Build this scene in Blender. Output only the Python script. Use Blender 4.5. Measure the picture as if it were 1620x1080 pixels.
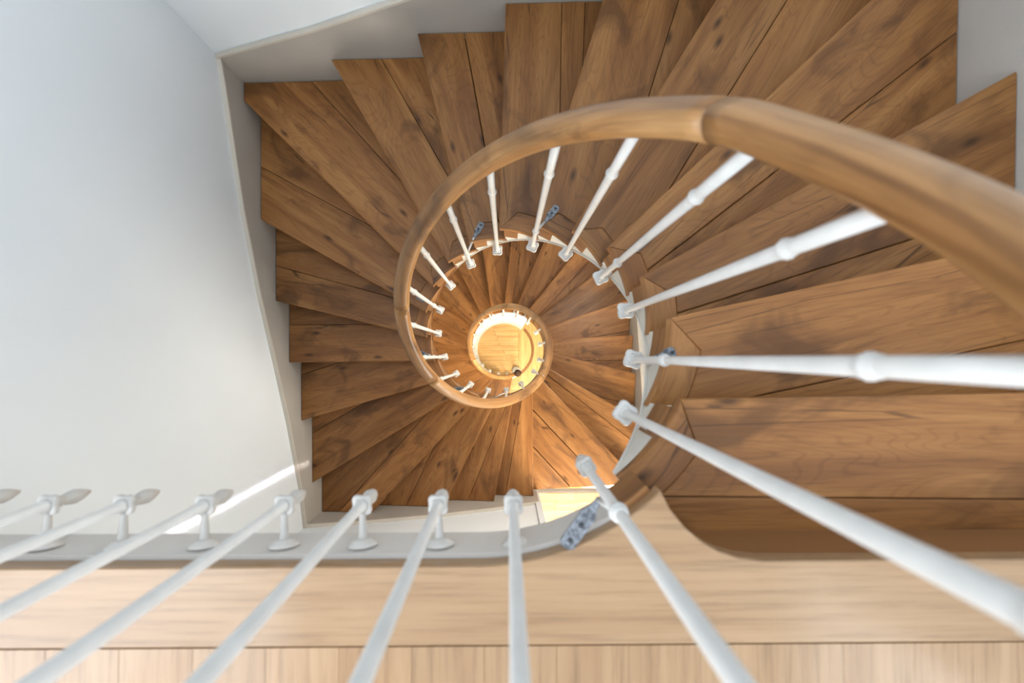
import bpy, math, random
from mathutils import Vector, Matrix

# ------------------------------------------------------------------ scene / camera / light
for o in list(bpy.data.objects):
    bpy.data.objects.remove(o, do_unlink=True)
scn = bpy.context.scene
COL = scn.collection
random.seed(7)

F = 760.0                       # focal length in pixels of the 1620 px frame
CAMZ = 7.53                     # camera height above the ground floor
RISE = 0.17
D0 = 0.73                       # the upper landing lies this far under the camera
CAMR = (Matrix.Rotation(0.0301, 3, 'X') @ Matrix.Rotation(-0.0106, 3, 'Y') @ Matrix.Rotation(-0.0009, 3, 'Z'))

cam = bpy.data.cameras.new('camera')
cam.sensor_width = 36.0
cam.lens = F / 1620.0 * 36.0
cam.clip_start = 0.02
cam.dof.use_dof = True
cam.dof.focus_distance = 2.9
cam.dof.aperture_fstop = 2.8
camo = bpy.data.objects.new('camera', cam)
COL.objects.link(camo)
camo.matrix_world = Matrix.Translation((0, 0, CAMZ)) @ CAMR.to_4x4()
scn.camera = camo

vs = scn.view_settings
vs.view_transform = 'Standard'
vs.look = 'None'
vs.exposure = -0.12
vs.gamma = 1.0
vs.use_curve_mapping = False

world = bpy.data.worlds.new('world')
scn.world = world
world.use_nodes = True
world.node_tree.nodes['Background'].inputs[0].default_value = (0.62, 0.80, 1.0, 1)
world.node_tree.nodes['Background'].inputs[1].default_value = 1.0


def area(name, loc, target, sx, sy, power, color, spread=180):
    l = bpy.data.lights.new(name, 'AREA')
    l.shape = 'RECTANGLE'
    l.size, l.size_y = sx, sy
    l.energy = power
    l.color = color
    l.spread = math.radians(spread)
    o = bpy.data.objects.new(name, l)
    COL.objects.link(o)
    o.location = loc
    o.rotation_euler = (Vector(target) - Vector(loc)).to_track_quat('-Z', 'Y').to_euler()
    return o


# daylight: roof light over the well, window at the end of the upper landing, side window on its left
area('roof_light_daylight', (-0.1, 0.5, 9.72), (-0.1, 0.5, 0), 1.7, 1.3, 34, (0.84, 0.93, 1.0))
area('landing_end_window_daylight', (0.0, -3.14, 8.2), (0.0, 0.9, 8.2), 2.2, 1.6, 62, (0.84, 0.93, 1.0))
area('landing_side_window_daylight', (-1.62, -1.40, 8.28), (0.6, -1.40, 8.1), 1.75, 2.35, 122, (0.92, 0.95, 1.0))
area('landing_right_reflection_light', (1.61, -1.475, 8.05), (0.4, -1.475, 8.05), 0.9, 1.35, 22, (0.90, 0.95, 1.0))  # added light, put in only for its reflection on the landing boards
# unseen fill added on the right below the first steps, a streak beam, and the lamps of the two lower halls
area('stair_right_fill', (1.19, 0.55, 5.0), (-1.2, 0.1, 4.2), 1.0, 0.8, 60, (1.0, 0.92, 0.80))  # no window here; added to brighten the lower flight and left wall
beam = area('wall_streak_beam', (1.185, -0.64, 5.05), (-1.33, -0.705, 5.05), 0.016, 1.5, 0.27, (1.0, 0.98, 0.95), 1)  # narrow added beam that draws the bright streak on the left wall
area('hall_lamp_middle_floor', (0.80, -2.3, 4.75), (0.1, -0.5, 3.7), 0.7, 0.6, 125, (1.0, 0.92, 0.78))
area('hall_lamp_ground_floor', (0.6, -1.5, 2.9), (0.1, 0.0, 0.0), 0.8, 0.8, 200, (1.0, 0.84, 0.60))


# ------------------------------------------------------------------ helpers
def tag(o, label=None, cat=None, group=None, kind=None):
    if label: o['label'] = label
    if cat: o['category'] = cat
    if group: o['group'] = group
    if kind: o['kind'] = kind
    return o


def empty(name, loc=(0, 0, 0)):
    o = bpy.data.objects.new(name, None)
    o.empty_display_size = 0.1
    o.location = loc
    COL.objects.link(o)
    return o


def mesh_obj(name, verts, faces, mat, parent=None, uvs=None, smooth=False, origin=None):
    me = bpy.data.meshes.new(name)
    if origin is not None:
        ox, oy, oz = origin
        verts = [(v[0] - ox, v[1] - oy, v[2] - oz) for v in verts]
    me.from_pydata([tuple(v) for v in verts], [], faces)
    if uvs is not None:
        lay = me.uv_layers.new(name='UVMap')
        for poly in me.polygons:
            for li in poly.loop_indices:
                lay.data[li].uv = uvs[me.loops[li].vertex_index]
    me.materials.append(mat)
    if smooth:
        for p in me.polygons: p.use_smooth = True
    me.update()
    o = bpy.data.objects.new(name, me)
    COL.objects.link(o)
    if parent is not None:
        o.parent = parent
    if origin is not None:
        o.location = origin
    return o


def link_copy(src, name, parent=None, mw=None):
    o = bpy.data.objects.new(name, src)
    COL.objects.link(o)
    if parent is not None: o.parent = parent
    if mw is not None: o.matrix_world = mw
    return o


def clean(poly, eps=1e-4):
    out = []
    for p in poly:
        if not out or math.hypot(p[0] - out[-1][0], p[1] - out[-1][1]) > eps:
            out.append((p[0], p[1]))
    while len(out) > 2 and math.hypot(out[0][0] - out[-1][0], out[0][1] - out[-1][1]) <= eps:
        out.pop()
    return out


def sarea(p):
    return 0.5 * sum(p[i][0] * p[(i + 1) % len(p)][1] - p[(i + 1) % len(p)][0] * p[i][1] for i in range(len(p)))


def ccw(p):
    p = clean(p)
    return p if sarea(p) > 0 else p[::-1]


def inset(poly, c):
    n = len(poly); out = []
    for i in range(n):
        a, b, d = poly[i - 1], poly[i], poly[(i + 1) % n]
        e1 = (b[0] - a[0], b[1] - a[1]); e2 = (d[0] - b[0], d[1] - b[1])
        l1 = math.hypot(*e1); l2 = math.hypot(*e2)
        n1 = (-e1[1] / l1, e1[0] / l1); n2 = (-e2[1] / l2, e2[0] / l2)
        k = 1 + n1[0] * n2[0] + n1[1] * n2[1]
        k = max(k, 0.35)
        out.append((b[0] + c * (n1[0] + n2[0]) / k, b[1] + c * (n1[1] + n2[1]) / k))
    return out


def clip(poly, p, n, off=0.0):
    """keep the side of the line through p where (q-p).n >= off"""
    out = []
    def s(q): return (q[0] - p[0]) * n[0] + (q[1] - p[1]) * n[1] - off
    m = len(poly)
    for i in range(m):
        a, b = poly[i], poly[(i + 1) % m]
        sa, sb = s(a), s(b)
        if sa >= 0: out.append(a)
        if (sa >= 0) != (sb >= 0):
            t = sa / (sa - sb)
            out.append((a[0] + t * (b[0] - a[0]), a[1] + t * (b[1] - a[1])))
    return clean(out) if len(out) > 2 else []


def prism(name, poly, ztop, thick, mat, parent, grain=(1, 0), ch=0.0015, polar=None, front=None):
    """a board: polygon outline, chamfered top edges, uv along the grain"""
    poly = ccw(poly)
    if len(poly) < 3 or sarea(poly) < 2e-5: return None
    n = len(poly)
    top = inset(poly, ch)
    if front:                                   # (point, direction, downhill normal) of the nosing: a broader rounded arris
        (fx, fy), nn = front
        top = [((x - 0.005 * nn[0], y - 0.005 * nn[1]) if abs((p[0] - fx) * nn[0] + (p[1] - fy) * nn[1]) < 0.002 else (x, y)) for (x, y), p in zip(top, poly)]
    V = [(x, y, ztop) for x, y in top] + [(x, y, ztop - ch) for x, y in poly] + [(x, y, ztop - thick) for x, y in poly]
    Fc = [list(range(n))]
    for i in range(n):
        j = (i + 1) % n
        Fc.append([n + i, n + j, j, i])
        Fc.append([2 * n + i, 2 * n + j, n + j, n + i])
    Fc.append([2 * n + i for i in range(n)][::-1])
    g = Vector(grain).normalized()
    UV = []
    for k, (x, y, z) in enumerate(V):
        if polar:
            r = math.hypot(x - polar[0], y - polar[1]); a = math.atan2(y - polar[1], x - polar[0])
            u, v = a * (r * 0 + 0.45), r
        else:
            u, v = x * g.x + y * g.y, -x * g.y + y * g.x
        UV.append((u, v + (ztop - z) * 1.0))
    cx = sum(p[0] for p in poly) / n; cy = sum(p[1] for p in poly) / n
    return mesh_obj(name, V, Fc, mat, parent, UV, origin=(cx, cy, ztop))


def box(name, x0, x1, y0, y1, z0, z1, mat, parent=None):
    V = [(x0, y0, z0), (x1, y0, z0), (x1, y1, z0), (x0, y1, z0), (x0, y0, z1), (x1, y0, z1), (x1, y1, z1), (x0, y1, z1)]
    Fc = [[3, 2, 1, 0], [4, 5, 6, 7], [0, 1, 5, 4], [1, 2, 6, 5], [2, 3, 7, 6], [3, 0, 4, 7]]
    return mesh_obj(name, V, Fc, mat, parent)


def boxes(name, lst, mat, parent=None):
    V = []; Fc = []
    for (x0, x1, y0, y1, z0, z1) in lst:
        b = len(V)
        V += [(x0, y0, z0), (x1, y0, z0), (x1, y1, z0), (x0, y1, z0), (x0, y0, z1), (x1, y0, z1), (x1, y1, z1), (x0, y1, z1)]
        Fc += [[b + i for i in f] for f in ([3, 2, 1, 0], [4, 5, 6, 7], [0, 1, 5, 4], [1, 2, 6, 5], [2, 3, 7, 6], [3, 0, 4, 7])]
    return mesh_obj(name, V, Fc, mat, parent)


def quads_strip(name, rings, mat, parent=None, closed=True, caps=True, smooth=False, uvs=None):
    """rings: list of equal-length vertex rings"""
    m = len(rings[0]); V = [v for r in rings for v in r]; Fc = []
    for i in range(len(rings) - 1):
        for j in range(m if closed else m - 1):
            k = (j + 1) % m
            Fc.append([i * m + j, i * m + k, (i + 1) * m + k, (i + 1) * m + j])
    if caps and closed:
        Fc.append(list(range(m))[::-1]); b = (len(rings) - 1) * m
        Fc.append([b + j for j in range(m)])
    return mesh_obj(name, V, Fc, mat, parent, uvs, smooth)


def lathe(name, prof, p0, axis, mat, parent=None, seg=12, smooth=True):
    """prof: list of (height, radius) along axis from p0"""
    ax = Vector(axis).normalized(); p0 = Vector(p0)
    s = ax.orthogonal().normalized(); t = ax.cross(s)
    rings = []
    for h, r in prof:
        rings.append([tuple(p0 + ax * h + (s * math.cos(a) + t * math.sin(a)) * r) for a in [2 * math.pi * k / seg for k in range(seg)]])
    return quads_strip(name, rings, mat, parent, smooth=smooth)


def back(px, py, d):
    """point of the horizontal plane d below the camera that shows at this place of the photograph"""
    v = CAMR @ Vector(((px - 810) / F, (540 - py) / F, -1.0))
    v = v * (d / -v.z)
    return (v.x, v.y)


def dlev(l): return D0 + RISE * l
def zlev(l): return CAMZ - dlev(l)


# ------------------------------------------------------------------ materials
def nodes(name):
    m = bpy.data.materials.new(name); m.use_nodes = True
    nt = m.node_tree
    return m, nt, nt.nodes['Principled BSDF']


def N(nt, t, **kw):
    n = nt.nodes.new(t)
    for k, v in kw.items():
        setattr(n, k, v)
    return n


def mixcol(nt, a, b, fac, mode='MIX'):
    m = N(nt, 'ShaderNodeMix', data_type='RGBA', blend_type=mode)
    for sock, val in ((m.inputs[6], a), (m.inputs[7], b), (m.inputs[0], fac)):
        if hasattr(val, 'links'): nt.links.new(val, sock)
        elif isinstance(val, (tuple, list)): sock.default_value = (*val, 1)
        else: sock.default_value = val
    return m.outputs[2]


def ramp(nt, src, stops):
    r = N(nt, 'ShaderNodeValToRGB')
    el = r.color_ramp.elements
    while len(el) < len(stops): el.new(0.5)
    for e, (p, c) in zip(el, stops):
        e.position = p; e.color = (*c, 1) if len(c) == 3 else c
    nt.links.new(src, r.inputs[0])
    return r.outputs[0]


def wood(name, dark, mid, light, rough=0.42, stain=0.55, var=0.25, knots=True, cracks=True, gscale=1.0, coat=0.0, spec=0.35, rings=0.0, bs=(1.6, 22.0)):
    m, nt, b = nodes(name)
    L = nt.links
    tc = N(nt, 'ShaderNodeTexCoord'); oi = N(nt, 'ShaderNodeObjectInfo')
    comb = N(nt, 'ShaderNodeCombineXYZ')
    mu = N(nt, 'ShaderNodeMath', operation='MULTIPLY'); mu.inputs[1].default_value = 37.0
    mv = N(nt, 'ShaderNodeMath', operation='MULTIPLY'); mv.inputs[1].default_value = 91.0
    L.new(oi.outputs['Random'], mu.inputs[0]); L.new(oi.outputs['Random'], mv.inputs[0])
    L.new(mu.outputs[0], comb.inputs[0]); L.new(mv.outputs[0], comb.inputs[1])
    add = N(nt, 'ShaderNodeVectorMath', operation='ADD')
    L.new(tc.outputs['UV'], add.inputs[0]); L.new(comb.outputs[0], add.inputs[1])
    uv = add.outputs[0]

    def noise(su, sv, detail=4, rough_=0.55, dist=0.0):
        mp = N(nt, 'ShaderNodeMapping'); mp.inputs['Scale'].default_value = (su, sv, 1)
        L.new(uv, mp.inputs[0])
        n = N(nt, 'ShaderNodeTexNoise', noise_dimensions='2D')
        n.inputs['Scale'].default_value = 1; n.inputs['Detail'].default_value = detail
        n.inputs['Roughness'].default_value = rough_; n.inputs['Distortion'].default_value = dist
        L.new(mp.outputs[0], n.inputs['Vector'])
        return n.outputs['Fac']
    fine = noise(7 * gscale, 170 * gscale, 5, 0.65)
    broad = noise(bs[0] * gscale, bs[1] * gscale, 4, 0.5, 0.8)
    patch = noise(3.2, 6.5, 4, 0.55, 0.5)
    base = ramp(nt, broad, [(0.28, dark), (0.5, mid), (0.74, light)])
    fr = ramp(nt, fine, [(0.25, (0.62, 0.60, 0.58)), (0.5, (1, 1, 1)), (0.8, (1.12, 1.12, 1.12))])
    col = mixcol(nt, base, fr, 0.75, 'MULTIPLY')
    if rings > 0:
        rn = noise(0.9, 5.5, 2, 0.4, 0.6)
        m1 = N(nt, 'ShaderNodeMath', operation='MULTIPLY'); m1.inputs[1].default_value = 150.0; L.new(rn, m1.inputs[0])
        m2 = N(nt, 'ShaderNodeMath', operation='SINE'); L.new(m1.outputs[0], m2.inputs[0])
        rc = ramp(nt, m2.outputs[0], [(0.0, (1, 1, 1)), (0.6, (1, 1, 1)), (1.0, (0.66, 0.62, 0.58))])
        col = mixcol(nt, col, rc, rings, 'MULTIPLY')
    if stain > 0:
        st = ramp(nt, patch, [(0.55, (0, 0, 0)), (0.72, (1, 1, 1))])
        sm = N(nt, 'ShaderNodeMath', operation='MULTIPLY'); sm.inputs[1].default_value = stain
        L.new(st, sm.inputs[0])
        col = mixcol(nt, col, tuple(c * 0.45 for c in dark), sm.outputs[0])
    if knots:
        mp = N(nt, 'ShaderNodeMapping'); mp.inputs['Scale'].default_value = (2.6, 7.0, 1); L.new(uv, mp.inputs[0])
        vo = N(nt, 'ShaderNodeTexVoronoi', voronoi_dimensions='2D'); vo.inputs['Scale'].default_value = 1
        L.new(mp.outputs[0], vo.inputs['Vector'])
        kn = ramp(nt, vo.outputs['Distance'], [(0.02, (1, 1, 1)), (0.10, (0, 0, 0))])
        sep = N(nt, 'ShaderNodeSeparateColor'); L.new(vo.outputs['Color'], sep.inputs[0])
        gt = N(nt, 'ShaderNodeMath', operation='GREATER_THAN'); gt.inputs[1].default_value = 0.72
        L.new(sep.outputs[0], gt.inputs[0])
        km = N(nt, 'ShaderNodeMath', operation='MULTIPLY'); L.new(kn, km.inputs[0]); L.new(gt.outputs[0], km.inputs[1])
        k2 = N(nt, 'ShaderNodeMath', operation='MULTIPLY'); k2.inputs[1].default_value = 0.88; L.new(km.outputs[0], k2.inputs[0])
        col = mixcol(nt, col, tuple(c * 0.25 for c in dark), k2.outputs[0])
    if cracks:
        mp = N(nt, 'ShaderNodeMapping'); mp.inputs['Scale'].default_value = (1.5, 26.0, 1); L.new(uv, mp.inputs[0])
        vo = N(nt, 'ShaderNodeTexVoronoi', voronoi_dimensions='2D', feature='DISTANCE_TO_EDGE'); vo.inputs['Scale'].default_value = 1
        L.new(mp.outputs[0], vo.inputs['Vector'])
        cr = ramp(nt, vo.outputs['Distance'], [(0.012, (1, 1, 1)), (0.03, (0, 0, 0))])
        msk = ramp(nt, noise(2.2, 11, 2), [(0.56, (0, 0, 0)), (0.64, (1, 1, 1))])
        cm = N(nt, 'ShaderNodeMath', operation='MULTIPLY'); L.new(cr, cm.inputs[0]); L.new(msk, cm.inputs[1])
        c2 = N(nt, 'ShaderNodeMath', operation='MULTIPLY'); c2.inputs[1].default_value = 0.7; L.new(cm.outputs[0], c2.inputs[0])
        col = mixcol(nt, col, tuple(c * 0.2 for c in dark), c2.outputs[0])
    hv = N(nt, 'ShaderNodeHueSaturation')
    mr = N(nt, 'ShaderNodeMapRange'); mr.inputs[3].default_value = 1 - var; mr.inputs[4].default_value = 1 + var
    L.new(oi.outputs['Random'], mr.inputs[0]); L.new(mr.outputs[0], hv.inputs['Value']); L.new(col, hv.inputs['Color'])
    L.new(hv.outputs[0], b.inputs['Base Color'])
    rr = N(nt, 'ShaderNodeMapRange'); rr.inputs[3].default_value = rough - 0.08; rr.inputs[4].default_value = rough + 0.14
    L.new(patch, rr.inputs[0]); L.new(rr.outputs[0], b.inputs['Roughness'])
    b.inputs['Specular IOR Level'].default_value = spec
    b.inputs['Coat Weight'].default_value = coat; b.inputs['Coat Roughness'].default_value = 0.25
    bm = N(nt, 'ShaderNodeBump'); bm.inputs['Strength'].default_value = 0.25; bm.inputs['Distance'].default_value = 0.001
    L.new(fine, bm.inputs['Height']); L.new(bm.outputs[0], b.inputs['Normal'])
    return m


def paint(name, col, rough=0.6, noise_amt=0.04, scale=9.0, bump=0.05):
    m, nt, b = nodes(name); L = nt.links
    tc = N(nt, 'ShaderNodeTexCoord')
    n = N(nt, 'ShaderNodeTexNoise'); n.inputs['Scale'].default_value = scale; n.inputs['Detail'].default_value = 3
    L.new(tc.outputs['Object'], n.inputs['Vector'])
    c = ramp(nt, n.outputs['Fac'], [(0.3, tuple(x * (1 - noise_amt) for x in col)), (0.7, tuple(min(1, x * (1 + noise_amt)) for x in col))])
    L.new(c, b.inputs['Base Color']); b.inputs['Roughness'].default_value = rough
    b.inputs['Specular IOR Level'].default_value = 0.3
    n2 = N(nt, 'ShaderNodeTexNoise'); n2.inputs['Scale'].default_value = scale * 30; L.new(tc.outputs['Object'], n2.inputs['Vector'])
    bm = N(nt, 'ShaderNodeBump'); bm.inputs['Strength'].default_value = bump; bm.inputs['Distance'].default_value = 0.002
    L.new(n2.outputs['Fac'], bm.inputs['Height']); L.new(bm.outputs[0], b.inputs['Normal'])
    return m


M_WALL = paint('white wall paint', (0.78, 0.82, 0.85), 0.7, 0.01, 2.0)
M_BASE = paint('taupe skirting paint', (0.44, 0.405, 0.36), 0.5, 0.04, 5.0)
M_LIT_EDGE = paint('skirting paint lit top edge', (0.60, 0.54, 0.46), 0.5, 0.04, 5.0)  # skirting colour made paler where light catches its top edge
M_STRING = paint('cream string paint', (0.64, 0.61, 0.55), 0.5, 0.06, 12.0)
M_FASCIA = paint('taupe landing fascia paint', (0.56, 0.525, 0.485), 0.5, 0.04, 6.0)
M_CEIL = paint('ceiling paint', (0.82, 0.82, 0.82), 0.8, 0.01, 2.0)
M_FOOT = paint('taupe iron', (0.50, 0.475, 0.44), 0.45, 0.05, 30.0)  # duller taupe tone for the feet of the gallery balusters
M_METAL = paint('white enamelled iron', (0.64, 0.625, 0.595), 0.38, 0.05, 30.0)
M_TREAD = wood('old oak tread', (0.200, 0.080, 0.023), (0.275, 0.118, 0.035), (0.350, 0.162, 0.052), 0.34, 0.72, 0.20, spec=0.3, rings=0.40, bs=(1.3, 11.0))
M_CORE = wood('dark oak underboard', (0.03, 0.014, 0.006), (0.05, 0.022, 0.01), (0.07, 0.03, 0.012), 0.7, 0.3, 0.1, False, False)
M_BLOCK = wood('oak string block', (0.16, 0.066, 0.02), (0.25, 0.11, 0.036), (0.32, 0.15, 0.055), 0.5, 0.4, 0.15, False, False)
M_RAIL = wood('worn oak handrail', (0.17, 0.072, 0.022), (0.34, 0.165, 0.055), (0.50, 0.28, 0.115), 0.34, 0.65, 0.05, False, False, 0.7, 0.15)
M_OAK = wood('pale new oak', (0.265, 0.155, 0.078), (0.305, 0.185, 0.096), (0.345, 0.218, 0.118), 0.15, 0.06, 0.06, False, False, 0.6, 0.1)
M_PARQ = wood('honey oak parquet', (0.50, 0.29, 0.11), (0.60, 0.37, 0.15), (0.68, 0.45, 0.21), 0.34, 0.12, 0.12, False, False, 1.0, 0.1)

m, nt, b = nodes('worn galvanised steel'); M_STEEL = m
tc = N(nt, 'ShaderNodeTexCoord'); n = N(nt, 'ShaderNodeTexNoise'); n.inputs['Scale'].default_value = 160; n.inputs['Detail'].default_value = 4
nt.links.new(tc.outputs['Object'], n.inputs['Vector'])
nt.links.new(ramp(nt, n.outputs['Fac'], [(0.38, (0.07, 0.075, 0.085)), (0.72, (0.27, 0.29, 0.32))]), b.inputs['Base Color'])
b.inputs['Metallic'].default_value = 0.4; b.inputs['Roughness'].default_value = 0.42
m, nt, b = nodes('dark screw hole'); M_HOLE = m
n = N(nt, 'ShaderNodeTexNoise'); nt.links.new(ramp(nt, n.outputs['Fac'], [(0.3, (0.01, 0.01, 0.012)), (0.7, (0.03, 0.03, 0.035))]), b.inputs['Base Color'])
m, nt, b = nodes('window glass'); M_GLASS = m
nt.nodes.remove(b)
tr = N(nt, 'ShaderNodeBsdfTransparent'); gl = N(nt, 'ShaderNodeBsdfGlossy'); gl.inputs['Roughness'].default_value = 0.02
mx = N(nt, 'ShaderNodeMixShader'); mx.inputs[0].default_value = 0.05; nt.links.new(tr.outputs[0], mx.inputs[1]); nt.links.new(gl.outputs[0], mx.inputs[2])
nt.links.new(mx.outputs[0], nt.nodes['Material Output'].inputs[0])

# ------------------------------------------------------------------ stair geometry in plan
CX, CY, R0 = -0.0475, 0.0976, 0.415          # centre and edge of the round well
R1 = R0 + 0.075                              # inner end boards of the treads
RB = 0.38                                    # baluster line


def pol(th, r):
    return (CX + r * math.cos(math.radians(th)), CY + r * math.sin(math.radians(th)))


def level(th): return 2 + (th + 2) / 17.5


PER1 = [(1.31, -0.345), (1.39, 1.486), (-1.347, 1.40), (-1.311, -1.10), (0.30, -1.147)]
PER2 = [(1.135, -1.165), (1.315, 1.484), (-1.347, 1.40), (-1.311, -1.10), (0.30, -1.147)]


PER1T = [(1.307, -0.345), (1.387, 1.483), (-1.344, 1.397), (-1.308, -1.097), (0.30, -1.144)]
PER2T = [(1.132, -1.165), (1.312, 1.481), (-1.344, 1.397), (-1.308, -1.097), (0.30, -1.144)]


def hit_perimeter(p, u, per):
    best = None
    acc = 0.0
    for i in range(len(per) - 1):
        a, b_ = per[i], per[i + 1]
        e = (b_[0] - a[0], b_[1] - a[1]); L_ = math.hypot(*e)
        den = u[0] * e[1] - u[1] * e[0]
        if abs(den) > 1e-9:
            w = (a[0] - p[0], a[1] - p[1])
            t = (w[0] * e[1] - w[1] * e[0]) / den
            s = (w[0] * u[1] - w[1] * u[0]) / den
            if t > 0.05 and -1e-6 <= s <= 1 + 1e-6 and (best is None or t < best[0]):
                best = (t, acc + s * L_, (p[0] + t * u[0], p[1] + t * u[1]))
        acc += L_
    return best


def perim_path(s0, s1, per):
    """corner points strictly between two perimeter lengths"""
    acc = 0.0; out = []
    for i in range(len(per) - 1):
        if s0 + 1e-6 < acc < s1 - 1e-6: out.append(per[i])
        acc += math.hypot(per[i + 1][0] - per[i][0], per[i + 1][1] - per[i][1])
    return out


def hit_circle(p, u, r, c=(CX, CY)):
    """outward crossing of the line with the circle"""
    w = (p[0] - c[0], p[1] - c[1])
    B = w[0] * u[0] + w[1] * u[1]; C = w[0] ** 2 + w[1] ** 2 - r * r
    D = max(B * B - C, 0.0)
    t = -B + math.sqrt(D)
    return (p[0] + t * u[0], p[1] + t * u[1])


def ang(p): return math.degrees(math.atan2(p[1] - CY, p[0] - CX))


# nosing lines: (inner pixel, outer pixel) of each tread of the photograph, turned into plan lines
T_PX = {1: [(1078, 632), (1620, 622)], 2: [(1064, 502), (1533, 400)], 3: [(1022, 433), (1608, 113)], 4: [(967, 385), (1272, 100)],
        5: [(906, 363), (1080, 85)], 6: [(846, 352), (954, 0)], 7: [(790, 360), (800, 4)], 8: [(742, 384), (661, 55)],
        9: [(709, 415), (525, 96)], 10: [(685, 453), (388, 161)], 11: [(675, 495), (418, 350)], 12: [(675, 534), (443, 477)],
        13: [(687, 571), (462.6, 573)], 14: [(677, 608), (479, 664)], 15: [(712, 631), (494.6, 763)], 16: [(747, 641), (591, 808.5)],
        17: [(778, 646), (708, 787)], 18: [(809.6, 643), (782, 790)], 19: [(843, 653), (844, 784)],
        20: [(876, 620), (982, 732)],
        21: [(867, 581.5), (1008.5, 662)], 22: [(874, 559), (1007, 591)], 23: [(875.6, 536), (1004.5, 530)], 24: [(866.5, 516.5), (997, 473)],
        25: [(860, 496), (958, 421)], 26: [(839, 487), (915, 394)], 27: [(819, 482), (862, 379)], 28: [(798.5, 480.5), (809.5, 377)],
        29: [(777, 486), (763, 392)], 30: [(761, 496), (723, 420)]}
NOSE = {}


def set_nose(l, p, u, per):
    Ln = math.hypot(*u); u = (u[0] / Ln, u[1] / Ln)
    P = hit_circle(p, u, R0); h = hit_perimeter(P, u, per)
    NOSE[l] = dict(P=P, u=u, n=(-u[1], u[0]), Q=h[2], s=h[1], th=ang(P))


for l, (a, b_) in T_PX.items():
    A = back(*a, dlev(l)); B_ = back(*b_, dlev(l))
    set_nose(l, A, (B_[0] - A[0], B_[1] - A[1]), PER1 if l < 20 else PER2)
for l, ph in zip(range(31, 40), (132, 149, 165, 180, 196, 211.5, 227, 243, 258.5)):
    th = (l - 2) * 17.5 - 2 + 4
    set_nose(l, pol(th, R0), (math.cos(math.radians(ph)), math.sin(math.radians(ph))), PER2)
# unwrap the angles
prev = -60
for l in sorted(NOSE):
    while NOSE[l]['th'] < prev - 1: NOSE[l]['th'] += 360
    prev = NOSE[l]['th']

OVER = 0.03                                   # nosing overhang
TH_T = 0.032                                  # tread thickness

# board joints: pixel lines on the tread of that level
JOINTS = {1: [[(1100, 786), (1600, 790)]], 2: [[(1211, 624), (1620, 538)]], 3: [[(1087, 491), (1400, 392)]], 4: [[(1038, 417), (1325, 196)]],
          5: [[(1167, 126), (1063, 293)]], 6: [[(1074, 0), (1024, 160)]], 7: [[(888, 60), (886, 190)], [(926, 0), (924, 60)]], 8: [[(735, 55), (761, 198)]],
          9: [[(607, 100), (663, 198)]], 10: [[(535, 176), (640, 292)]], 11: [[(422.6, 269), (560, 343)]], 12: [[(450, 424), (620, 470)]],
          13: [[(464, 514), (587, 513)]], 14: [[(481, 591), (538, 573)]], 15: [[(495.5, 684), (570, 640)]], 16: [[(555, 788), (618, 718)]],
          17: [[(645.5, 794), (683, 714)]], 18: [[(740, 792), (775, 705)]], 19: [[(800, 780), (822, 650)]],
          20: [[(843, 648), (911, 720)], [(845, 708), (910, 778)]],
          21: [[(867, 594), (946, 655)]], 22: [[(951.5, 629), (1004.6, 640)]], 23: [[(924, 570.5), (989, 570)]],
          24: [[(900, 540), (1000, 522)]], 26: [[(870, 480), (925, 420)]], 28: [[(812, 470), (826, 385)]], 30: [[(745, 480), (722, 432)]]}


def tread_outline(l):
    nf = dict(NOSE[l]); per = PER1T if l <= 19 else PER2T
    hh = hit_perimeter(nf['P'], nf['u'], per); nf['Q'], nf['s'] = hh[2], hh[1]
    thf = nf['th']
    if l == 1:
        Qb = PER1T[0]; sb = 0.0
        thb = -52.0; pb_in = pol(thb, R0); pb_r1 = (0.30, -0.345); thb1 = None
    else:
        nb = NOSE[l - 1]
        p = (nb['P'][0] - OVER * nb['n'][0], nb['P'][1] - OVER * nb['n'][1])
        pb_in = hit_circle(p, nb['u'], R0); pb_r1 = hit_circle(p, nb['u'], R1)
        h = hit_perimeter(pb_r1, nb['u'], per)
        Qb, sb = h[2], h[1]
        thb = ang(pb_in)
        while thb < thf - 180: thb += 360
        while thb > thf: thb -= 360
        thb1 = ang(pb_r1)
        while thb1 < thf - 180: thb1 += 360
        while thb1 > thf: thb1 -= 360
    return nf, per, thb, thf, pb_r1, thb1, Qb, sb


def arc(t0, t1, r, n=8):
    return [pol(t0 + (t1 - t0) * i / n, r) for i in range(n + 1)]


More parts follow.
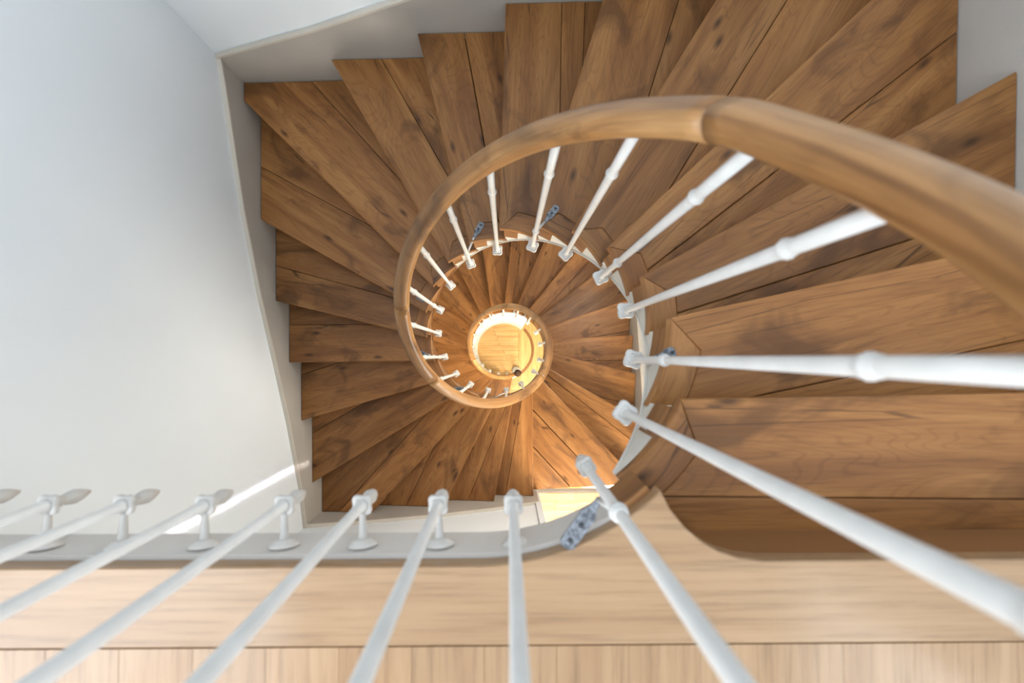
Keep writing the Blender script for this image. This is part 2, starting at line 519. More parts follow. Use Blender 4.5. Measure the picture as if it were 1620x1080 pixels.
def make_tread(l, parent):
    nf, per, thb, thf, pb_r1, thb1, Qb, sb = tread_outline(l)
    z = zlev(l)
    dl = math.degrees(0.072 / R1)
    if l == 1:
        main = [nf['P'], nf['Q']] + perim_path(sb, nf['s'], per)[::-1] + [Qb, pb_r1] + arc(-48, thf - dl, R1)
        ret_arc = arc(thf - dl, -50, R1)
    else:
        main = [nf['P'], nf['Q']] + perim_path(sb, nf['s'], per)[::-1] + [Qb] + arc(thb1, thf - dl, R1)
        ret_arc = arc(thf - dl, thb1, R1)
    full = [nf['P'], nf['Q']] + perim_path(sb, nf['s'], per)[::-1] + [Qb] + arc(thb, thf, R0)
    core = ccw(inset(ccw(full), 0.004))
    n_ = len(core)
    V = [(x, y, z - TH_T) for x, y in core] + [(x, y, z - TH_T - 0.008) for x, y in core]
    Fc = [list(range(n_)), [n_ + i for i in range(n_)][::-1]] + [[n_ + i, n_ + (i + 1) % n_, (i + 1) % n_, i] for i in range(n_)]
    cxm, cym = (nf['P'][0] + nf['Q'][0]) / 2, (nf['P'][1] + nf['Q'][1]) / 2
    t = mesh_obj('tread', V, Fc, M_CORE, parent, [(v[0], v[1]) for v in V])
    # boards
    pieces = [(ccw(main), nf['u'])]
    g = 0.0030 if l == 20 else (0.0018 if l in (8, 21, 22, 23) else 0.0010)
    for (a, b_) in JOINTS.get(l, []):
        A = back(*a, dlev(l)); B_ = back(*b_, dlev(l))
        u = Vector((B_[0] - A[0], B_[1] - A[1])).normalized(); nrm = (-u.y, u.x)
        new = []
        for pc, gr in pieces:
            p1 = clip(pc, A, nrm, g); p2 = clip(pc, A, (-nrm[0], -nrm[1]), g)
            for q in (p1, p2):
                if len(q) > 2 and abs(sarea(q)) > 4e-4: new.append((q, gr))
        pieces = new or pieces
    for pc, gr in pieces:
        a_ = random.uniform(-0.03, 0.03)
        gr = (gr[0] * math.cos(a_) - gr[1] * math.sin(a_), gr[0] * math.sin(a_) + gr[1] * math.cos(a_))
        prism('plank', pc, z + random.uniform(-0.0006, 0.0006), TH_T, M_TREAD, t, gr, ch=0.0022, front=(nf['P'], nf['n']))
    ret = inset(ccw(clean(arc(thb, thf, R0) + ret_arc)), 0.0006)
    prism('end_board', ret, z, TH_T, M_TREAD, t, ch=0.002, polar=(CX, CY))
    # riser under the nosing
    if l < 20 or l > 20 or True:
        p = (nf['P'][0] - OVER * nf['n'][0], nf['P'][1] - OVER * nf['n'][1])
        q0 = hit_circle(p, nf['u'], R0 + 0.02)
        per_n = PER1 if l <= 19 else PER2
        q1 = hit_perimeter(q0, nf['u'], per_n)[2]
        n2 = nf['n']
        rp = [q0, q1, (q1[0] - 0.02 * n2[0], q1[1] - 0.02 * n2[1]), (q0[0] - 0.02 * n2[0], q0[1] - 0.02 * n2[1])]
        prism('riser', rp, z - TH_T - 0.008, RISE - TH_T - 0.008, M_BLOCK, t, nf['u'], ch=0.0005)
    # brown block let into the string below the nosing half of the tread
    t0 = thf - 0.46 * (thf - thb)
    blk = arc(t0, thf - 2.6, R0 + 0.001, 5) + arc(thf - 2.6, t0, R0 + 0.03, 5)
    prism('string_block', blk, z - TH_T, 0.10, M_BLOCK, t, ch=0.001, polar=(CX, CY))
    return t


def make_string(levels, parent, mat):
    """the cut string round the well: a ribbon with stepped top and a rising lower edge"""
    rings = []
    ri, ro = R0 + 0.003, R0 + 0.028
    for l in levels:
        thf = NOSE[l]['th'] - 3.2
        thb = NOSE[l - 1]['th'] - 3.2 if l > 1 else -52.0
        z = zlev(l)
        for k in range(7):
            f_ = k / 6
            th = thb + (thf - thb) * f_
            zt = z - TH_T - 0.002
            zb = z - 0.05 - 0.165 * f_
            a, c = pol(th, ri), pol(th, ro)
            rings.append([(a[0], a[1], zb), (a[0], a[1], zt), (c[0], c[1], zt), (c[0], c[1], zb)])
    quads_strip('string', rings, mat, parent)
    rings = []
    for l in levels:
        thf = NOSE[l]['th'] - 3.2; thb = NOSE[l - 1]['th'] - 3.2 if l > 1 else -52.0
        z = zlev(l)
        for k in range(7):
            f_ = k / 6
            if k == 6 and l != levels[-1]: continue
            th = thb + (thf - thb) * f_
            zb = z - 0.05 - 0.165 * f_
            r = []
            for j in range(6):
                q = 2 * math.pi * j / 6
                a = pol(th, R0 + 0.002 + 0.004 * math.cos(q))
                r.append((a[0], a[1], zb + 0.007 * math.sin(q)))
            rings.append(r)
    quads_strip('string_moulding', rings, mat, parent, smooth=True)


flight_a = tag(empty('stair_flight', (0, 0, zlev(19))), 'upper winding flight of worn brown oak treads between landing and middle floor', 'staircase')
flight_b = tag(empty('stair_flight', (0, 0, 0)), 'lower winding flight of worn brown oak treads seen deep through the well', 'staircase')


def keep(parent, fn, *a):
    """build children with world coordinates under an offset parent"""
    return fn(*a)


bpy.context.view_layer.update()
E_OFF = {}
for fl in (flight_a, flight_b):
    E_OFF[fl.name] = fl.location.copy()
    fl.location = (0, 0, 0)
for l in range(1, 20): make_tread(l, flight_a)
make_string(list(range(1, 10)), flight_a, M_STRING)
make_string(list(range(10, 20)), flight_a, M_BLOCK)
for l in range(20, 40): make_tread(l, flight_b)
make_string(list(range(20, 40)), flight_b, M_BLOCK)

# ------------------------------------------------------------------ the setting
ZL0, ZL1, ZG = zlev(0), zlev(20), zlev(40)
ZC = 9.6
def slab(name, pts, z0, z1, mat, parent=None):
    pts = ccw(pts); n_ = len(pts)
    V = [(x, y, z0) for x, y in pts] + [(x, y, z1) for x, y in pts]
    Fc = [list(range(n_))[::-1], [n_ + i for i in range(n_)]] + [[i, (i + 1) % n_, n_ + (i + 1) % n_, n_ + i] for i in range(n_)]
    return mesh_obj(name, V, Fc, mat, parent)


def slabs(name, lst, mat, parent=None):
    V = []; Fc = []
    for pts, z0, z1 in lst:
        pts = ccw(pts); n_ = len(pts); b0 = len(V)
        V += [(x, y, z0) for x, y in pts] + [(x, y, z1) for x, y in pts]
        for f in [list(range(n_))[::-1], [n_ + i for i in range(n_)]] + [[i, (i + 1) % n_, n_ + (i + 1) % n_, n_ + i] for i in range(n_)]:
            Fc.append([b0 + i for i in f])
    return mesh_obj(name, V, Fc, mat, parent)


def xl(y): return -1.331 - 0.0144 * (y + 1.12)


def lw(y0, y1): return [(-1.62, y0), (xl(y0), y0), (xl(y1), y1), (-1.62, y1)]


tag(slabs('wall_left', [(lw(-3.0, 1.75), -0.1, 7.05), (lw(-3.0, -2.30), 7.05, ZC), (lw(-0.50, 1.75), 7.05, ZC), (lw(-2.30, -0.50), 9.5, ZC)], M_WALL),
    'plain white wall along the left side of the stairwell', kind='structure')
tag(slab('wall_back', [(-1.367, 1.42), (1.62, 1.515), (1.62, 1.75), (-1.367, 1.75)], -0.1, ZC, M_WALL), 'white wall across the far side of the stairwell', kind='structure')
wr = slabs('wall_right', [([(1.332, -3.0), (1.332, -0.345), (1.412, 1.508), (1.62, 1.515), (1.62, -3.0)], 5.4, 7.3), ([(1.332, -0.95), (1.332, -0.345), (1.412, 1.508), (1.62, 1.515), (1.62, -0.95)], 7.3, ZC),
                          ([(1.332, -3.0), (1.332, -2.0), (1.62, -2.0), (1.62, -3.0)], 7.3, ZC), ([(1.332, -2.0), (1.332, -0.95), (1.62, -0.95), (1.62, -2.0)], 8.8, ZC)], M_WALL)
tag(wr, 'white wall along the right side of the upper flight', kind='structure')
wr2 = slab('wall_right', [(1.157, -3.0), (1.157, -1.165), (1.337, 1.506), (1.62, 1.515), (1.62, -3.0)], -0.1, 5.4, M_WALL)
tag(wr2, 'white wall along the right side of the lower flight', kind='structure')
tag(slab('wall_front', [(-1.332, -1.121), (0.235, -1.166), (0.235, -1.27), (-1.329, -1.27)], 0.0, ZL0 - 0.12, M_WALL), 'white wall with a free end beside the middle floor doorway', kind='structure')
tag(boxes('wall_hall', [(-1.62, 1.62, -3.15, -3.0, -0.1, 7.35), (-1.62, 1.62, -3.15, -3.0, 9.05, ZC), (-1.62, -1.15, -3.15, -3.0, 7.35, 9.05), (1.15, 1.62, -3.15, -3.0, 7.35, 9.05)], M_WALL), 'white wall at the end of the landings', kind='structure')
tag(boxes('ceiling', [(-1.62, 1.62, -3.15, -0.55, ZC, ZC + 0.15), (-1.62, 1.62, 1.25, 1.75, ZC, ZC + 0.15), (-1.62, -1.0, -0.55, 1.25, ZC, ZC + 0.15), (1.0, 1.62, -0.55, 1.25, ZC, ZC + 0.15)],
          M_CEIL), 'white ceiling with a roof light over the well', kind='structure')

tag(box('trim_3', 0.226, 0.268, -1.29, -1.150, ZL1, ZL0 - 0.12, M_WALL), 'white door casing at the free end of the front wall', kind='structure')

# windows: roof light and landing window
w1 = tag(boxes('window_1', [(-1.0, 1.0, -0.55, -0.49, ZC + 0.02, ZC + 0.10), (-1.0, 1.0, 1.19, 1.25, ZC + 0.02, ZC + 0.10), (-1.0, -0.94, -0.49, 1.19, ZC + 0.02, ZC + 0.10),
                            (0.94, 1.0, -0.49, 1.19, ZC + 0.02, ZC + 0.10), (-0.02, 0.02, -0.49, 1.19, ZC + 0.02, ZC + 0.10)], M_METAL), 'roof light in a white frame over the well', kind='structure')
for x0, x1 in ((-0.94, -0.02), (0.02, 0.94)):
    box('pane', x0, x1, -0.49, 1.19, ZC + 0.055, ZC + 0.061, M_GLASS, w1)
w3 = tag(boxes('window_3', [(-1.15, 1.15, -3.10, -3.04, 7.35, 7.42), (-1.15, 1.15, -3.10, -3.04, 8.98, 9.05), (-1.15, -1.08, -3.10, -3.04, 7.42, 8.98), (1.08, 1.15, -3.10, -3.04, 7.42, 8.98),
                            (-0.03, 0.03, -3.10, -3.04, 7.42, 8.98)], M_METAL), 'white framed window at the end of the upper landing', kind='structure')
for x0, x1 in ((-1.08, -0.03), (0.03, 1.08)):
    box('pane', x0, x1, -3.073, -3.067, 7.42, 8.98, M_GLASS, w3)
w4 = tag(boxes('added_window', [(1.46, 1.52, -2.0, -0.95, 7.3, 7.37), (1.46, 1.52, -2.0, -0.95, 8.73, 8.8), (1.46, 1.52, -2.0, -1.93, 7.37, 8.73), (1.46, 1.52, -1.02, -0.95, 7.37, 8.73)], M_METAL),  # unseen window, put in with its light for a floor reflection
         'small white framed window added on the right of the upper landing for its reflection', kind='structure')
box('pane', 1.487, 1.493, -1.93, -1.02, 7.37, 8.73, M_GLASS, w4)
w2 = tag(boxes('window_2', [(-1.52, -1.46, -2.30, -0.50, 7.05, 7.12), (-1.52, -1.46, -2.30, -0.50, 9.43, 9.5), (-1.52, -1.46, -2.30, -2.24, 7.12, 9.43), (-1.52, -1.46, -0.56, -0.50, 7.12, 9.43),
                            (-1.52, -1.46, -1.42, -1.38, 7.12, 9.43)], M_METAL), 'tall white framed window lighting the upper landing from the left', kind='structure')
for y0, y1 in ((-2.24, -1.42), (-1.38, -0.56)):
    box('pane', -1.493, -1.487, y0, y1, 7.12, 9.43, M_GLASS, w2)


# skirtings following the treads along the walls
def skirting(name, pts, label, z0=None):
    """pts: (x, y, ztop, zbottom) of the room face, going along the wall; thickness to the left"""
    def ext(p, q): # run the ends on into the corner
        d_ = math.hypot(p[0] - q[0], p[1] - q[1]); k_ = 0.0195 / d_
        return (p[0] + (p[0] - q[0]) * k_, p[1] + (p[1] - q[1]) * k_, p[2], p[3])
    pts = [ext(pts[0], pts[1])] + list(pts[1:-1]) + [ext(pts[-1], pts[-2])]
    rings = []; edge = []
    for i, (x, y, zt, zb) in enumerate(pts):
        a = pts[max(i - 1, 0)]; b_ = pts[min(i + 1, len(pts) - 1)]
        u = Vector((b_[0] - a[0], b_[1] - a[1])).normalized(); nrm = Vector((u.y, -u.x))   # points to the wall
        t = 0.020
        rings.append([(x, y, zb), (x, y, zt - 0.003), (x + nrm.x * t, y + nrm.y * t, zt - 0.003), (x + nrm.x * t, y + nrm.y * t, zb)])
        e0 = -0.002
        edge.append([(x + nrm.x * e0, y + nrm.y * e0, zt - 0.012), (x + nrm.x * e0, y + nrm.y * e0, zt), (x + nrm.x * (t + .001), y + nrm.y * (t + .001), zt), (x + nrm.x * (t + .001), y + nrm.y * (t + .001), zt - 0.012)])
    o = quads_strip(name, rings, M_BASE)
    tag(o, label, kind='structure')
    quads_strip('top_edge', edge, M_LIT_EDGE, o)
    return o


def side_pts(levels, pred, per, h=0.165):
    pts = []
    for l in levels:
        q = NOSE[l]['Q']
        if pred(q): pts.append((q[0], q[1], zlev(l) + h, zlev(l) - 0.30))
    return pts


def on_back(q): return q[1] > 1.385
def on_left(q): return q[0] < -1.28 and -1.09 < q[1] < 1.39
def on_right(q): return q[0] > 1.0 and q[1] < 1.4
def on_front(q): return q[1] < -1.05


def zcorner(l0, corner):
    """height of the nosing line at a wall corner between tread l0 and l0+1"""
    a, c = NOSE[l0]['Q'], NOSE[l0 + 1]['Q']
    d1 = math.hypot(a[0] - corner[0], a[1] - corner[1]); d2 = math.hypot(c[0] - corner[0], c[1] - corner[1])
    return zlev(l0) - RISE * d1 / (d1 + d2)


H_SK = 0.165
for base, nm in ((0, 'upper'), (20, 'lower')):
    lv = [l for l in NOSE if base < l < base + 20]
    per = PER1 if base == 0 else PER2
    cr, cl, cf = per[1], per[2], per[3]
    R_ = [l for l in lv if on_right(NOSE[l]['Q'])]
    B_ = [l for l in lv if on_back(NOSE[l]['Q']) and l not in R_]
    L_ = [l for l in lv if on_left(NOSE[l]['Q'])]
    Fl = [l for l in lv if on_front(NOSE[l]['Q']) and l not in L_]
    zr, zl_, zf = zcorner(R_[-1], cr), zcorner(B_[-1], cl), zcorner(L_[-1], cf)
    st = per[0]
    right = [(st[0], st[1], zlev(base) + 0.10, zlev(base) - 0.45)] + side_pts(R_, lambda q: True, per) + [(cr[0], cr[1], zr + H_SK, zr - 0.32)]
    skirting('baseboard_right', right, 'taupe skirting along the right wall of the %s flight' % nm)
    backp = [(cr[0], cr[1], zr + H_SK, zr - 0.32)] + [(x, y, zt + 0.04, zb) for x, y, zt, zb in side_pts(B_, lambda q: True, per)] + [(cl[0], cl[1], zl_ + 0.18, zl_ - 0.32)]
    skirting('baseboard_back', backp, 'taupe skirting along the back wall of the %s flight' % nm)
    left = [(cl[0], cl[1], zl_ + 0.18, zl_ - 0.32)] + side_pts(L_, lambda q: True, per) + [(cf[0], cf[1], zf + 0.17, zf - 0.32)]
    skirting('baseboard_left', left, 'taupe skirting along the left wall of the %s flight' % nm)
    e = (0.232, -1.146)
    front = [(cf[0], cf[1], zf + 0.17, zf - 0.32)] + [(x, y, zt, max(zb, zlev(base + 20))) for x, y, zt, zb in side_pts(Fl, lambda q: True, per)]
    if base == 0: front += [(e[0], e[1], zlev(19) + 0.13, zlev(20))]
    skirting('baseboard_front', front, 'taupe skirting along the front wall of the %s flight' % nm)


# ---- upper landing
def well_edge(r):
    """landing edge from the gallery round the well to the horn, then the nosing to the right wall"""
    pts = [(-1.33, CY - r), (CX, CY - r)] + [pol(a, r) for a in range(-88, -47, 4)]
    return pts


ZLAND = ZL0
f0 = slab('floor', well_edge(R0 + 0.012) + [(0.235, -0.25), (0.255, -0.29), (0.30, -0.345), (1.332, -0.345), (1.332, -3.0), (-1.33, -3.0)], ZL0 - 0.11, ZL0 - 0.028, M_CORE)
tag(f0, 'upper landing floor of pale new oak boards', kind='structure')
# the edging boards that follow the well and the first step
YB_ = -0.432
horn = [(0.2325, -0.2035), (0.247, -0.232), (0.268, -0.258), (0.292, -0.279), (0.318, -0.294), (0.348, -0.304), (0.385, -0.309)]
lip = R0 - 0.003
prism('edging_board', [(-1.33, CY - lip), (CX - 0.03, CY - lip)] + [pol(a, lip) for a in range(-92, -47, 3)] + horn + [(1.325, -0.309), (1.325, YB_), (-1.33, YB_)], ZL0, 0.028, M_OAK, f0, (1, 0), 0.002)
x = -1.33
k = 0
while x < 1.32:
    x2 = min(x + 0.108, 1.325)
    yb0 = YB_ - 0.0008
    cut = -0.95 - 0.5 * ((k * 37) % 10) / 10
    for ya, yb2 in ((yb0, cut), (cut - 0.001, -1.9), (-1.901, -3.0)):
        prism('plank', [(x, ya), (x2 - 0.0004, ya), (x2 - 0.0004, yb2), (x, yb2)], ZL0, 0.028, M_OAK, f0, (0, 1), 0.0004)
    x = x2; k += 1
# fascia round the landing edge
pts = well_edge(R0 + 0.002)[:-2]
rings = []
for i, p in enumerate(pts):
    a = pts[max(i - 1, 0)]; b_ = pts[min(i + 1, len(pts) - 1)]
    u = Vector((b_[0] - a[0], b_[1] - a[1])).normalized(); nrm = Vector((-u.y, u.x))   # towards the well
    o_ = (p[0] + nrm.x * 0.012, p[1] + nrm.y * 0.012)
    rings.append([(p[0], p[1], ZL0 - 0.12), (p[0], p[1], ZL0 - 0.029), (o_[0], o_[1], ZL0 - 0.029), (o_[0], o_[1], ZL0 - 0.12)])
tag(quads_strip('trim_1', rings, M_FASCIA), 'taupe painted fascia under the edge of the upper landing', kind='structure')
prism('string_block', arc(-57.5, -48.5, R0 - 0.012, 4) + arc(-48.5, -57.5, R0 + 0.02, 4), ZL0 - 0.029, 0.10, M_BLOCK, f0, ch=0.001, polar=(CX, CY))
# riser under the landing nosing
tag(box('trim_2', 0.305, 1.33, -0.345, -0.325, zlev(1), ZL0 - 0.028, M_BLOCK), 'brown riser below the nosing of the upper landing', kind='structure')

# ---- middle floor
f1 = tag(box('floor', 0.235, 1.157, -3.0, -1.168, ZL1 - 0.14, ZL1 - 0.012, M_CEIL), 'middle floor hall of honey oak parquet by the white wall end', kind='structure')
y = -1.169; k = 0
while y > -2.98:
    y2 = max(y - 0.072, -3.0)
    cuts = [0.236, 0.582 if k % 2 == 0 else 0.41, 0.90 if k % 2 else 1.0, 1.155]
    for xa, xb in zip(cuts, cuts[1:]):
        prism('plank', [(xa, y), (xb - 0.001, y), (xb - 0.001, y2 + 0.001), (xa, y2 + 0.001)], ZL1, 0.012, M_PARQ, f1, (1, 0), 0.0008)
    y = y2; k += 1

# ---- ground floor
fg = tag(box('floor', -1.365, 1.157, -3.0, 1.45, ZG - 0.1, ZG - 0.014, M_CORE), 'ground floor of honey oak parquet at the bottom of the well', kind='structure')
y = 0.55; k = 0
XBORD = 0.182
while y > -0.75:
    y2 = y - 0.078
    off = ((k * 53) % 17) / 17 * 0.6
    cuts = [-1.2] + [c_ for c_ in (-0.85 + off, -0.25 + off * 0.5) if c_ < XBORD - 0.05] + [XBORD]
    for xa, xb in zip(cuts, cuts[1:]):
        prism('plank', [(xa, y), (xb - 0.0015, y), (xb - 0.0015, y2 + 0.0015), (xa, y2 + 0.0015)], ZG, 0.014, M_PARQ, fg, (1, 0), 0.001)
    y = y2; k += 1
x = XBORD; k = 0
while x < 1.15:
    x2 = min(x + (0.20 if k == 0 else 0.09), 1.156)
    prism('plank', [(x + 0.001, 0.55), (x2 - 0.001, 0.55), (x2 - 0.001, -0.75), (x + 0.001, -0.75)], ZG, 0.014, M_PARQ, fg, (0, 1), 0.001)
    x = x2; k += 1
prism('plank', [(-1.2, -0.752), (1.156, -0.752), (1.156, -3.0), (-1.2, -3.0)], ZG, 0.014, M_PARQ, fg, (1, 0), 0.001)

prism('curved_border', arc(-62, 46, R0 + 0.015, 24) + arc(46, -62, R0 + 0.058, 24), ZG + 0.004, 0.012, M_BLOCK, fg, ch=0.001, polar=(CX, CY))
# white curved wall that closes the space under the last steps
rings = []
for i in range(61):
    th = 410 + (660 - 410) * i / 60
    zt = max(CAMZ - dlev(level(th)) - 0.19, 0.03)
    a, c_ = pol(th, R0 - 0.006), pol(th, R0 + 0.05)
    rings.append([(a[0], a[1], 0.0), (a[0], a[1], zt), (c_[0], c_[1], zt), (c_[0], c_[1], 0.0)])
o = quads_strip('wall_understair', rings, M_WALL, smooth=False)
tag(o, 'white curved wall under the lowest steps around the well', kind='structure')

# ------------------------------------------------------------------ balustrades
def hz(th):
    """height of the handrail centre line"""
    d = D0 + RISE * level(th) - 0.80
    if th < 30:
        keys = [(-130, -0.13), (-92, -0.12), (-60, -0.05), (-30, 0.115), (-3, 0.315), (9.5, 0.417), (20, 0.504), (30, D0 + RISE * level(30) - 0.80)]
        for (a, da), (b_, db) in zip(keys, keys[1:]):
            if a <= th <= b_:
                return CAMZ - (da + (db - da) * (th - a) / (b_ - a))
        return CAMZ + 0.13
    return CAMZ - d


YGAL = -0.262


def rail_pt(th):
    p = pol(th, RB)
    return Vector((p[0], p[1], hz(th)))


def rail_section(name, path, parent, w=0.029, h=0.025, cap0=True):
    prof = []
    for j in range(16):
        a = 2 * math.pi * j / 16
        c_, s_ = math.cos(a), math.sin(a)
        e = 0.72
        prof.append((w * math.copysign(abs(c_) ** e, c_), h * math.copysign(abs(s_) ** e, s_)))
    V = []; UV = []; Fc = []
    dist = 0.0; m_ = 16
    for i, p in enumerate(path):
        a = path[max(i - 1, 0)]; b_ = path[min(i + 1, len(path) - 1)]
        t = (b_ - a).normalized(); side = t.cross(Vector((0, 0, 1))).normalized(); up = side.cross(t)
        if i: dist += (p - path[i - 1]).length
        for j, (x_, y_) in enumerate(prof):
            v = p + side * x_ + up * y_
            V.append(tuple(v)); UV.append((dist, j * 0.011 if j <= 8 else (16 - j) * 0.011))
    for i in range(len(path) - 1):
        for j in range(m_):
            k_ = (j + 1) % m_
            Fc.append([i * m_ + j, (i + 1) * m_ + j, (i + 1) * m_ + k_, i * m_ + k_])
    Fc.append(list(range(m_))); b0 = (len(path) - 1) * m_
    Fc.append([b0 + j for j in range(m_)][::-1])
    return mesh_obj(name, V, Fc, M_RAIL, parent, UV, True)


def rail_arc(t0, t1):
    n_ = max(int((t1 - t0) / 3), 3)
    return [rail_pt(t0 + (t1 - t0) * i / n_) for i in range(n_ + 1)]


bal_a = tag(empty('balustrade'), 'white iron balustrade with oak handrail along gallery and upper flight', 'balustrade')
bal_b = tag(empty('balustrade'), 'white iron balustrade with oak handrail ringing the deep lower flight', 'balustrade')

gal = [Vector((x_, YGAL, CAMZ + 0.13)) for x_ in (-1.328, -1.0, -0.6, -0.3)]
gal += [Vector((-0.15, YGAL - 0.006, CAMZ + 0.13))]
rail_section('handrail', gal + rail_arc(-92, 32.2), bal_a)
rail_section('handrail', rail_arc(32.8, 164.7), bal_a)
rail_section('handrail', rail_arc(165.2, 212.5), bal_a)
rail_section('handrail', rail_arc(213.0, 318), bal_a)
rail_section('handrail', rail_arc(318.3, 440), bal_b)
rail_section('handrail', rail_arc(440.3, 560), bal_b)
rail_section('handrail', rail_arc(560.3, 655), bal_b)

# shared meshes for the small cast pieces (built once about the origin)
def scallop_plate():
    """square cast collar with hollowed sides and pointed corners"""
    n_ = 24; h_ = 0.006
    ring = []
    for k_ in range(n_):
        a = 2 * math.pi * k_ / n_
        r = 0.0205 + 0.006 * abs(math.cos(2 * a)) ** 2 * (1 if True else 0)
        r = 0.0195 + 0.0065 * (0.5 - 0.5 * math.cos(4 * a))
        ring.append((r * math.cos(a), r * math.sin(a)))
    rings = []
    for z_, s_ in ((-h_ - 0.004, 0.55), (-h_, 0.92), (-h_ + 0.003, 1.0), (h_ - 0.003, 1.0), (h_, 0.93), (h_ + 0.001, 0.62), (h_ + 0.008, 0.5)):
        rings.append([(x_ * s_, y_ * s_, z_) for x_, y_ in ring])
    return rings


proto = []


def proto_mesh(name, rings, mat, smooth=True):
    o_ = quads_strip(name, rings, mat, smooth=smooth)
    me = o_.data
    bpy.data.objects.remove(o_, do_unlink=True)
    return me


def lathe_rings(prof, seg=12):
    return [[(r * math.cos(2 * math.pi * k_ / seg), r * math.sin(2 * math.pi * k_ / seg), h_) for k_ in range(seg)] for h_, r in prof]


ME_COLLAR = proto_mesh('foot_collar', scallop_plate(), M_METAL, False)
ME_KNOP = proto_mesh('knop', lathe_rings([(-0.014, 0.0085), (-0.011, 0.0112), (-0.008, 0.0102), (-0.005, 0.0122), (0, 0.0136), (0.005, 0.0122), (0.008, 0.0104), (0.011, 0.0114), (0.014, 0.009)]), M_METAL)
ME_FINIAL = proto_mesh('finial', lathe_rings([(-0.080, 0.001), (-0.075, 0.004), (-0.060, 0.0095), (-0.045, 0.0125), (-0.030, 0.010), (-0.022, 0.007), (-0.018, 0.010), (-0.008, 0.012)]), M_METAL)
ME_ROSE = proto_mesh('rosette', lathe_rings([(0.0, 0.024), (0.003, 0.024), (0.006, 0.019), (0.009, 0.017), (0.012, 0.010)], 16), M_METAL)
def recolour(me, mat):
    m2 = me.copy(); m2.materials.clear(); m2.materials.append(mat)
    return m2


ME_COLLAR_G, ME_FINIAL_G, ME_ROSE_G = recolour(ME_COLLAR, M_FOOT), recolour(ME_FINIAL, M_FOOT), recolour(ME_ROSE, M_FASCIA)


def tab_mesh(L_):
    """flat steel tab with a rounded end, along +x from the origin"""
    w = 0.0125; t = 0.004
    pts_ = [(0.0, -0.005), (0.018, -0.006), (0.030, -w), (L_ - 0.006, -w), (L_, -w + 0.006), (L_, w - 0.006), (L_ - 0.006, w), (0.030, w), (0.018, 0.006), (0.0, 0.005)]
    n_ = len(pts_)
    V = [(x_, y_, 0.0) for x_, y_ in pts_] + [(x_, y_, t) for x_, y_ in pts_]
    Fc = [list(range(n_))[::-1], [n_ + i for i in range(n_)]] + [[i, (i + 1) % n_, n_ + (i + 1) % n_, n_ + i] for i in range(n_)]
    return V, Fc


def baluster(parent, foot, top, out_dir, wall_pt, tab=None, finial=True, detail=True, rose=False):
    """one baluster from its foot collar to the underside of the handrail; out_dir points to the string"""
    foot = Vector(foot); top = Vector(top)
    ax = (top - foot); Ln = ax.length; ax.normalize()
    prof = [(0.0, 0.0105), (0.012, 0.0105), (0.02, 0.0085), (0.05, 0.0078), (0.25, 0.0082), (0.5, 0.0090), (min(0.72, Ln - .1), 0.0096)]
    kn = 0.775
    prof += [(kn - 0.03, 0.0098), (kn + 0.03, 0.0100), (Ln, 0.0100)] if Ln > 0.85 else [(Ln, 0.0100)]
    if not detail: prof = [(0.0, 0.0105), (0.02, 0.0082), (0.4, 0.0088), (Ln, 0.0100)]
    b_ = lathe('baluster', prof, foot, ax, M_METAL, parent, 12 if detail else 8)
    rz = math.atan2(out_dir[1], out_dir[0])
    up = ax.to_track_quat('Z', 'Y').to_matrix().to_4x4()
    link_copy(ME_COLLAR_G if rose else ME_COLLAR, 'foot_collar', b_).matrix_local = Matrix.Translation(foot) @ Matrix.Rotation(rz, 4, 'Z') @ Matrix.Scale(0.76 if rose else 1.05, 4)
    if finial:
        link_copy(ME_FINIAL_G if rose else ME_FINIAL, 'finial', b_).matrix_local = Matrix.Translation(foot)
    if Ln > 0.85:
        link_copy(ME_KNOP, 'knop', b_).matrix_local = Matrix.Translation(foot + ax * kn) @ up
    if wall_pt is not None:
        wp = Vector(wall_pt)
        d_ = wp - foot
        if rose: lathe('stem', [(0.010, 0.0075), (0.02, 0.0055), (d_.length - 0.02, 0.007), (d_.length - 0.004, 0.011)], foot, d_, M_FOOT, b_, 8)
        else: lathe('stem', [(0.010, 0.0045), (d_.length, 0.0045)], foot, d_, M_METAL, b_, 8)
        if rose: link_copy(ME_ROSE_G, 'rosette', b_).matrix_local = Matrix.Translation(wp) @ (-d_).to_track_quat('Z', 'Y').to_matrix().to_4x4()
    if tab is not None:
        lowk, (ex, ey, ez), plate = tab
        kp = foot + ax * lowk
        link_copy(ME_KNOP, 'knop', b_).matrix_local = Matrix.Translation(kp) @ up
        e = Vector((ex, ey, ez)); d_ = e - kp; hd = Vector((d_.x, d_.y, 0)); Lh = hd.length; hd.normalize()
        pl = min(plate, Lh * 0.9)
        st = e - hd * pl
        V, Fc = tab_mesh(pl)
        tb = mesh_obj('fixing_tab', V, Fc, M_STEEL, b_)
        tb['label'] = 'bare grey steel fixing tab'
        sd = Vector((-hd.y, hd.x, 0))
        tb.matrix_local = Matrix(((hd.x, sd.x, 0, st.x), (hd.y, sd.y, 0, st.y), (0, 0, 1, st.z), (0, 0, 0, 1)))
        # two screws and the painted neck up to the knop
        for fx in (0.55, 0.85):
            c_ = st + hd * (pl * fx) + Vector((0, 0, 0.004))
            lathe('screw', [(0.0, 0.0042), (0.0012, 0.004), (0.0016, 0.001)], c_, (0, 0, 1), M_HOLE, b_, 8)
        q0 = st + hd * 0.004 + Vector((0, 0, 0.002))
        lathe('tab_neck', [(0.0, 0.0045), ((kp - q0).length, 0.0045)], q0, kp - q0, M_METAL, b_, 6)
    return b_


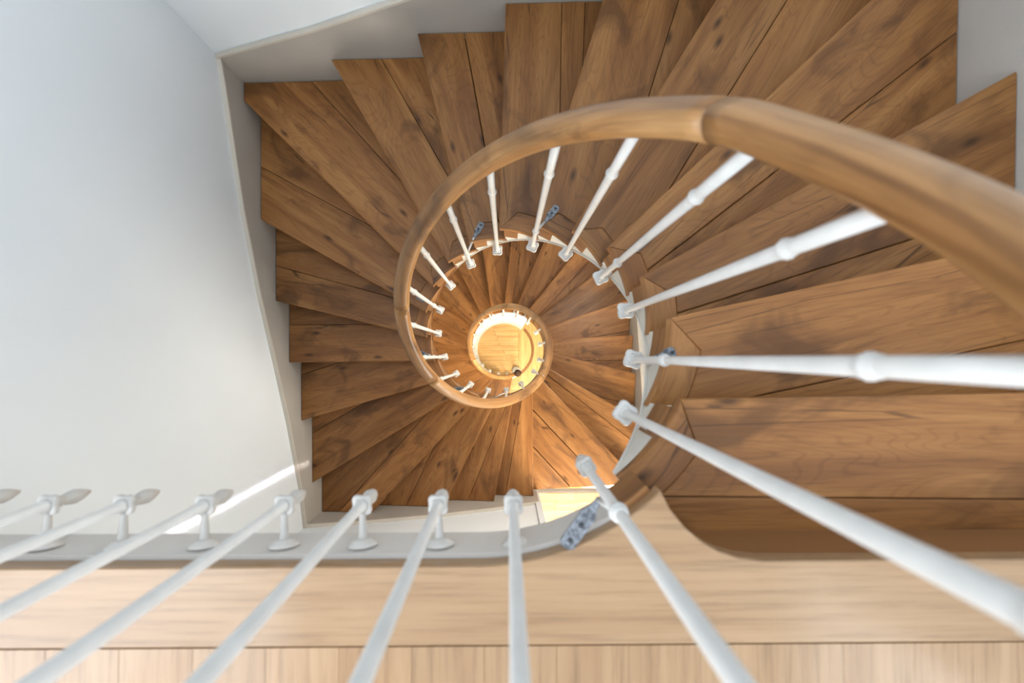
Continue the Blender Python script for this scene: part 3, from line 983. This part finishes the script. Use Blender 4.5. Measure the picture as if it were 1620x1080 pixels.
# gallery balusters on the straight landing edge
DF = 0.800
for px in (812, 693, 573, 450, 325, 197, 77, -45, -165, -285, -405):
    q = back(px, 798, DF)
    foot = (q[0], q[1], CAMZ - DF)
    rp = (q[0], YGAL if px < 700 else YGAL - 0.012, CAMZ + 0.11)
    baluster(bal_a, foot, rp, (0, -1), (q[0] + 0.004, CY - R0 + 0.010, CAMZ - DF + 0.008), rose=True)

FEET = [(-57.4, 0.352), (-36.4, 0.364), (-16.4, 0.376), (4.3, RB), (23.9, RB), (46.3, RB), (66.5, RB), (89.3, RB), (110.1, RB), (132.1, RB), (153.4, RB), (173.5, RB), (195.9, RB), (215.7, RB),
        (234.3, RB), (254.9, RB), (276.4, RB), (296.7, RB), (320.6, RB), (339.1, RB), (363.0, RB), (382.6, RB), (404.3, RB), (425.5, RB), (448.5, RB), (471.9, RB), (493.4, RB), (515.7, RB), (537.7, RB),
        (557, RB), (577, RB), (597, RB), (617.2, RB), (637.2, RB)]
DROPS = {1: None}
TABS = {1: ((893, 865), 0), 3: ((1068, 556), 2), 5: ((1024, 377), 4), 7: ((882, 326), 6), 9: ((763, 352), 8), 11: ((660, 468), 11), 13: ((658, 556), 13), 15: ((716, 616), 15), 17: ((770, 634), 18)}
for k_, (th, r) in enumerate(FEET, 1):
    p = pol(th, r)
    d = D0 + RISE * level(th) + 0.205
    if k_ == 1: d = 0.87
    if k_ == 2: d = 1.0
    if k_ == 3: d = 1.19
    foot = (p[0], p[1], max(CAMZ - d, 0.05))
    t_ = rail_pt(th); top = (t_.x, t_.y, t_.z - 0.018)
    od = (math.cos(math.radians(th)), math.sin(math.radians(th)))
    wq = pol(th, R0 + 0.004)
    wallz = max(foot[2] + 0.012, 0.05)
    tab = None
    if k_ in TABS:
        (tx, ty), lv = TABS[k_]
        e = back(tx, ty, dlev(lv) - 0.002)
        tab = (0.235, (e[0], e[1], zlev(lv) + 0.001), 0.078 if k_ > 1 else 0.105)
        if k_ == 3: tab = (0.235, (e[0], e[1], zlev(lv) + 0.001), 0.05)
    baluster(bal_a if k_ <= 18 else bal_b, foot, top, od, (wq[0], wq[1], wallz), tab, detail=k_ <= 18, rose=k_ <= 1)

# newel post at the foot of the stairs
np_ = pol(660.5, 0.385)
nw = tag(empty('newel_post', (np_[0], np_[1], 0)), 'newel post with wooden ball cap on white base at the foot of stairs', 'post')
lathe('shaft', [(0.10, 0.030), (0.16, 0.024), (0.30, 0.019), (0.70, 0.022), (0.80, 0.028), (0.83, 0.022), (0.86, 0.034), (0.89, 0.034)], (0, 0, 0), (0, 0, 1), M_METAL, nw, 16)
lathe('base', [(0.0, 0.072), (0.04, 0.072), (0.06, 0.058), (0.09, 0.052), (0.11, 0.034)], (0, 0, 0), (0, 0, 1), M_METAL, nw, 16)
lathe('ball_cap', [(0.885, 0.030), (0.90, 0.040), (0.92, 0.046), (0.945, 0.050), (0.97, 0.047), (0.99, 0.036), (1.0, 0.022), (1.005, 0.004)], (0, 0, 0), (0, 0, 1), M_CORE, nw, 20)
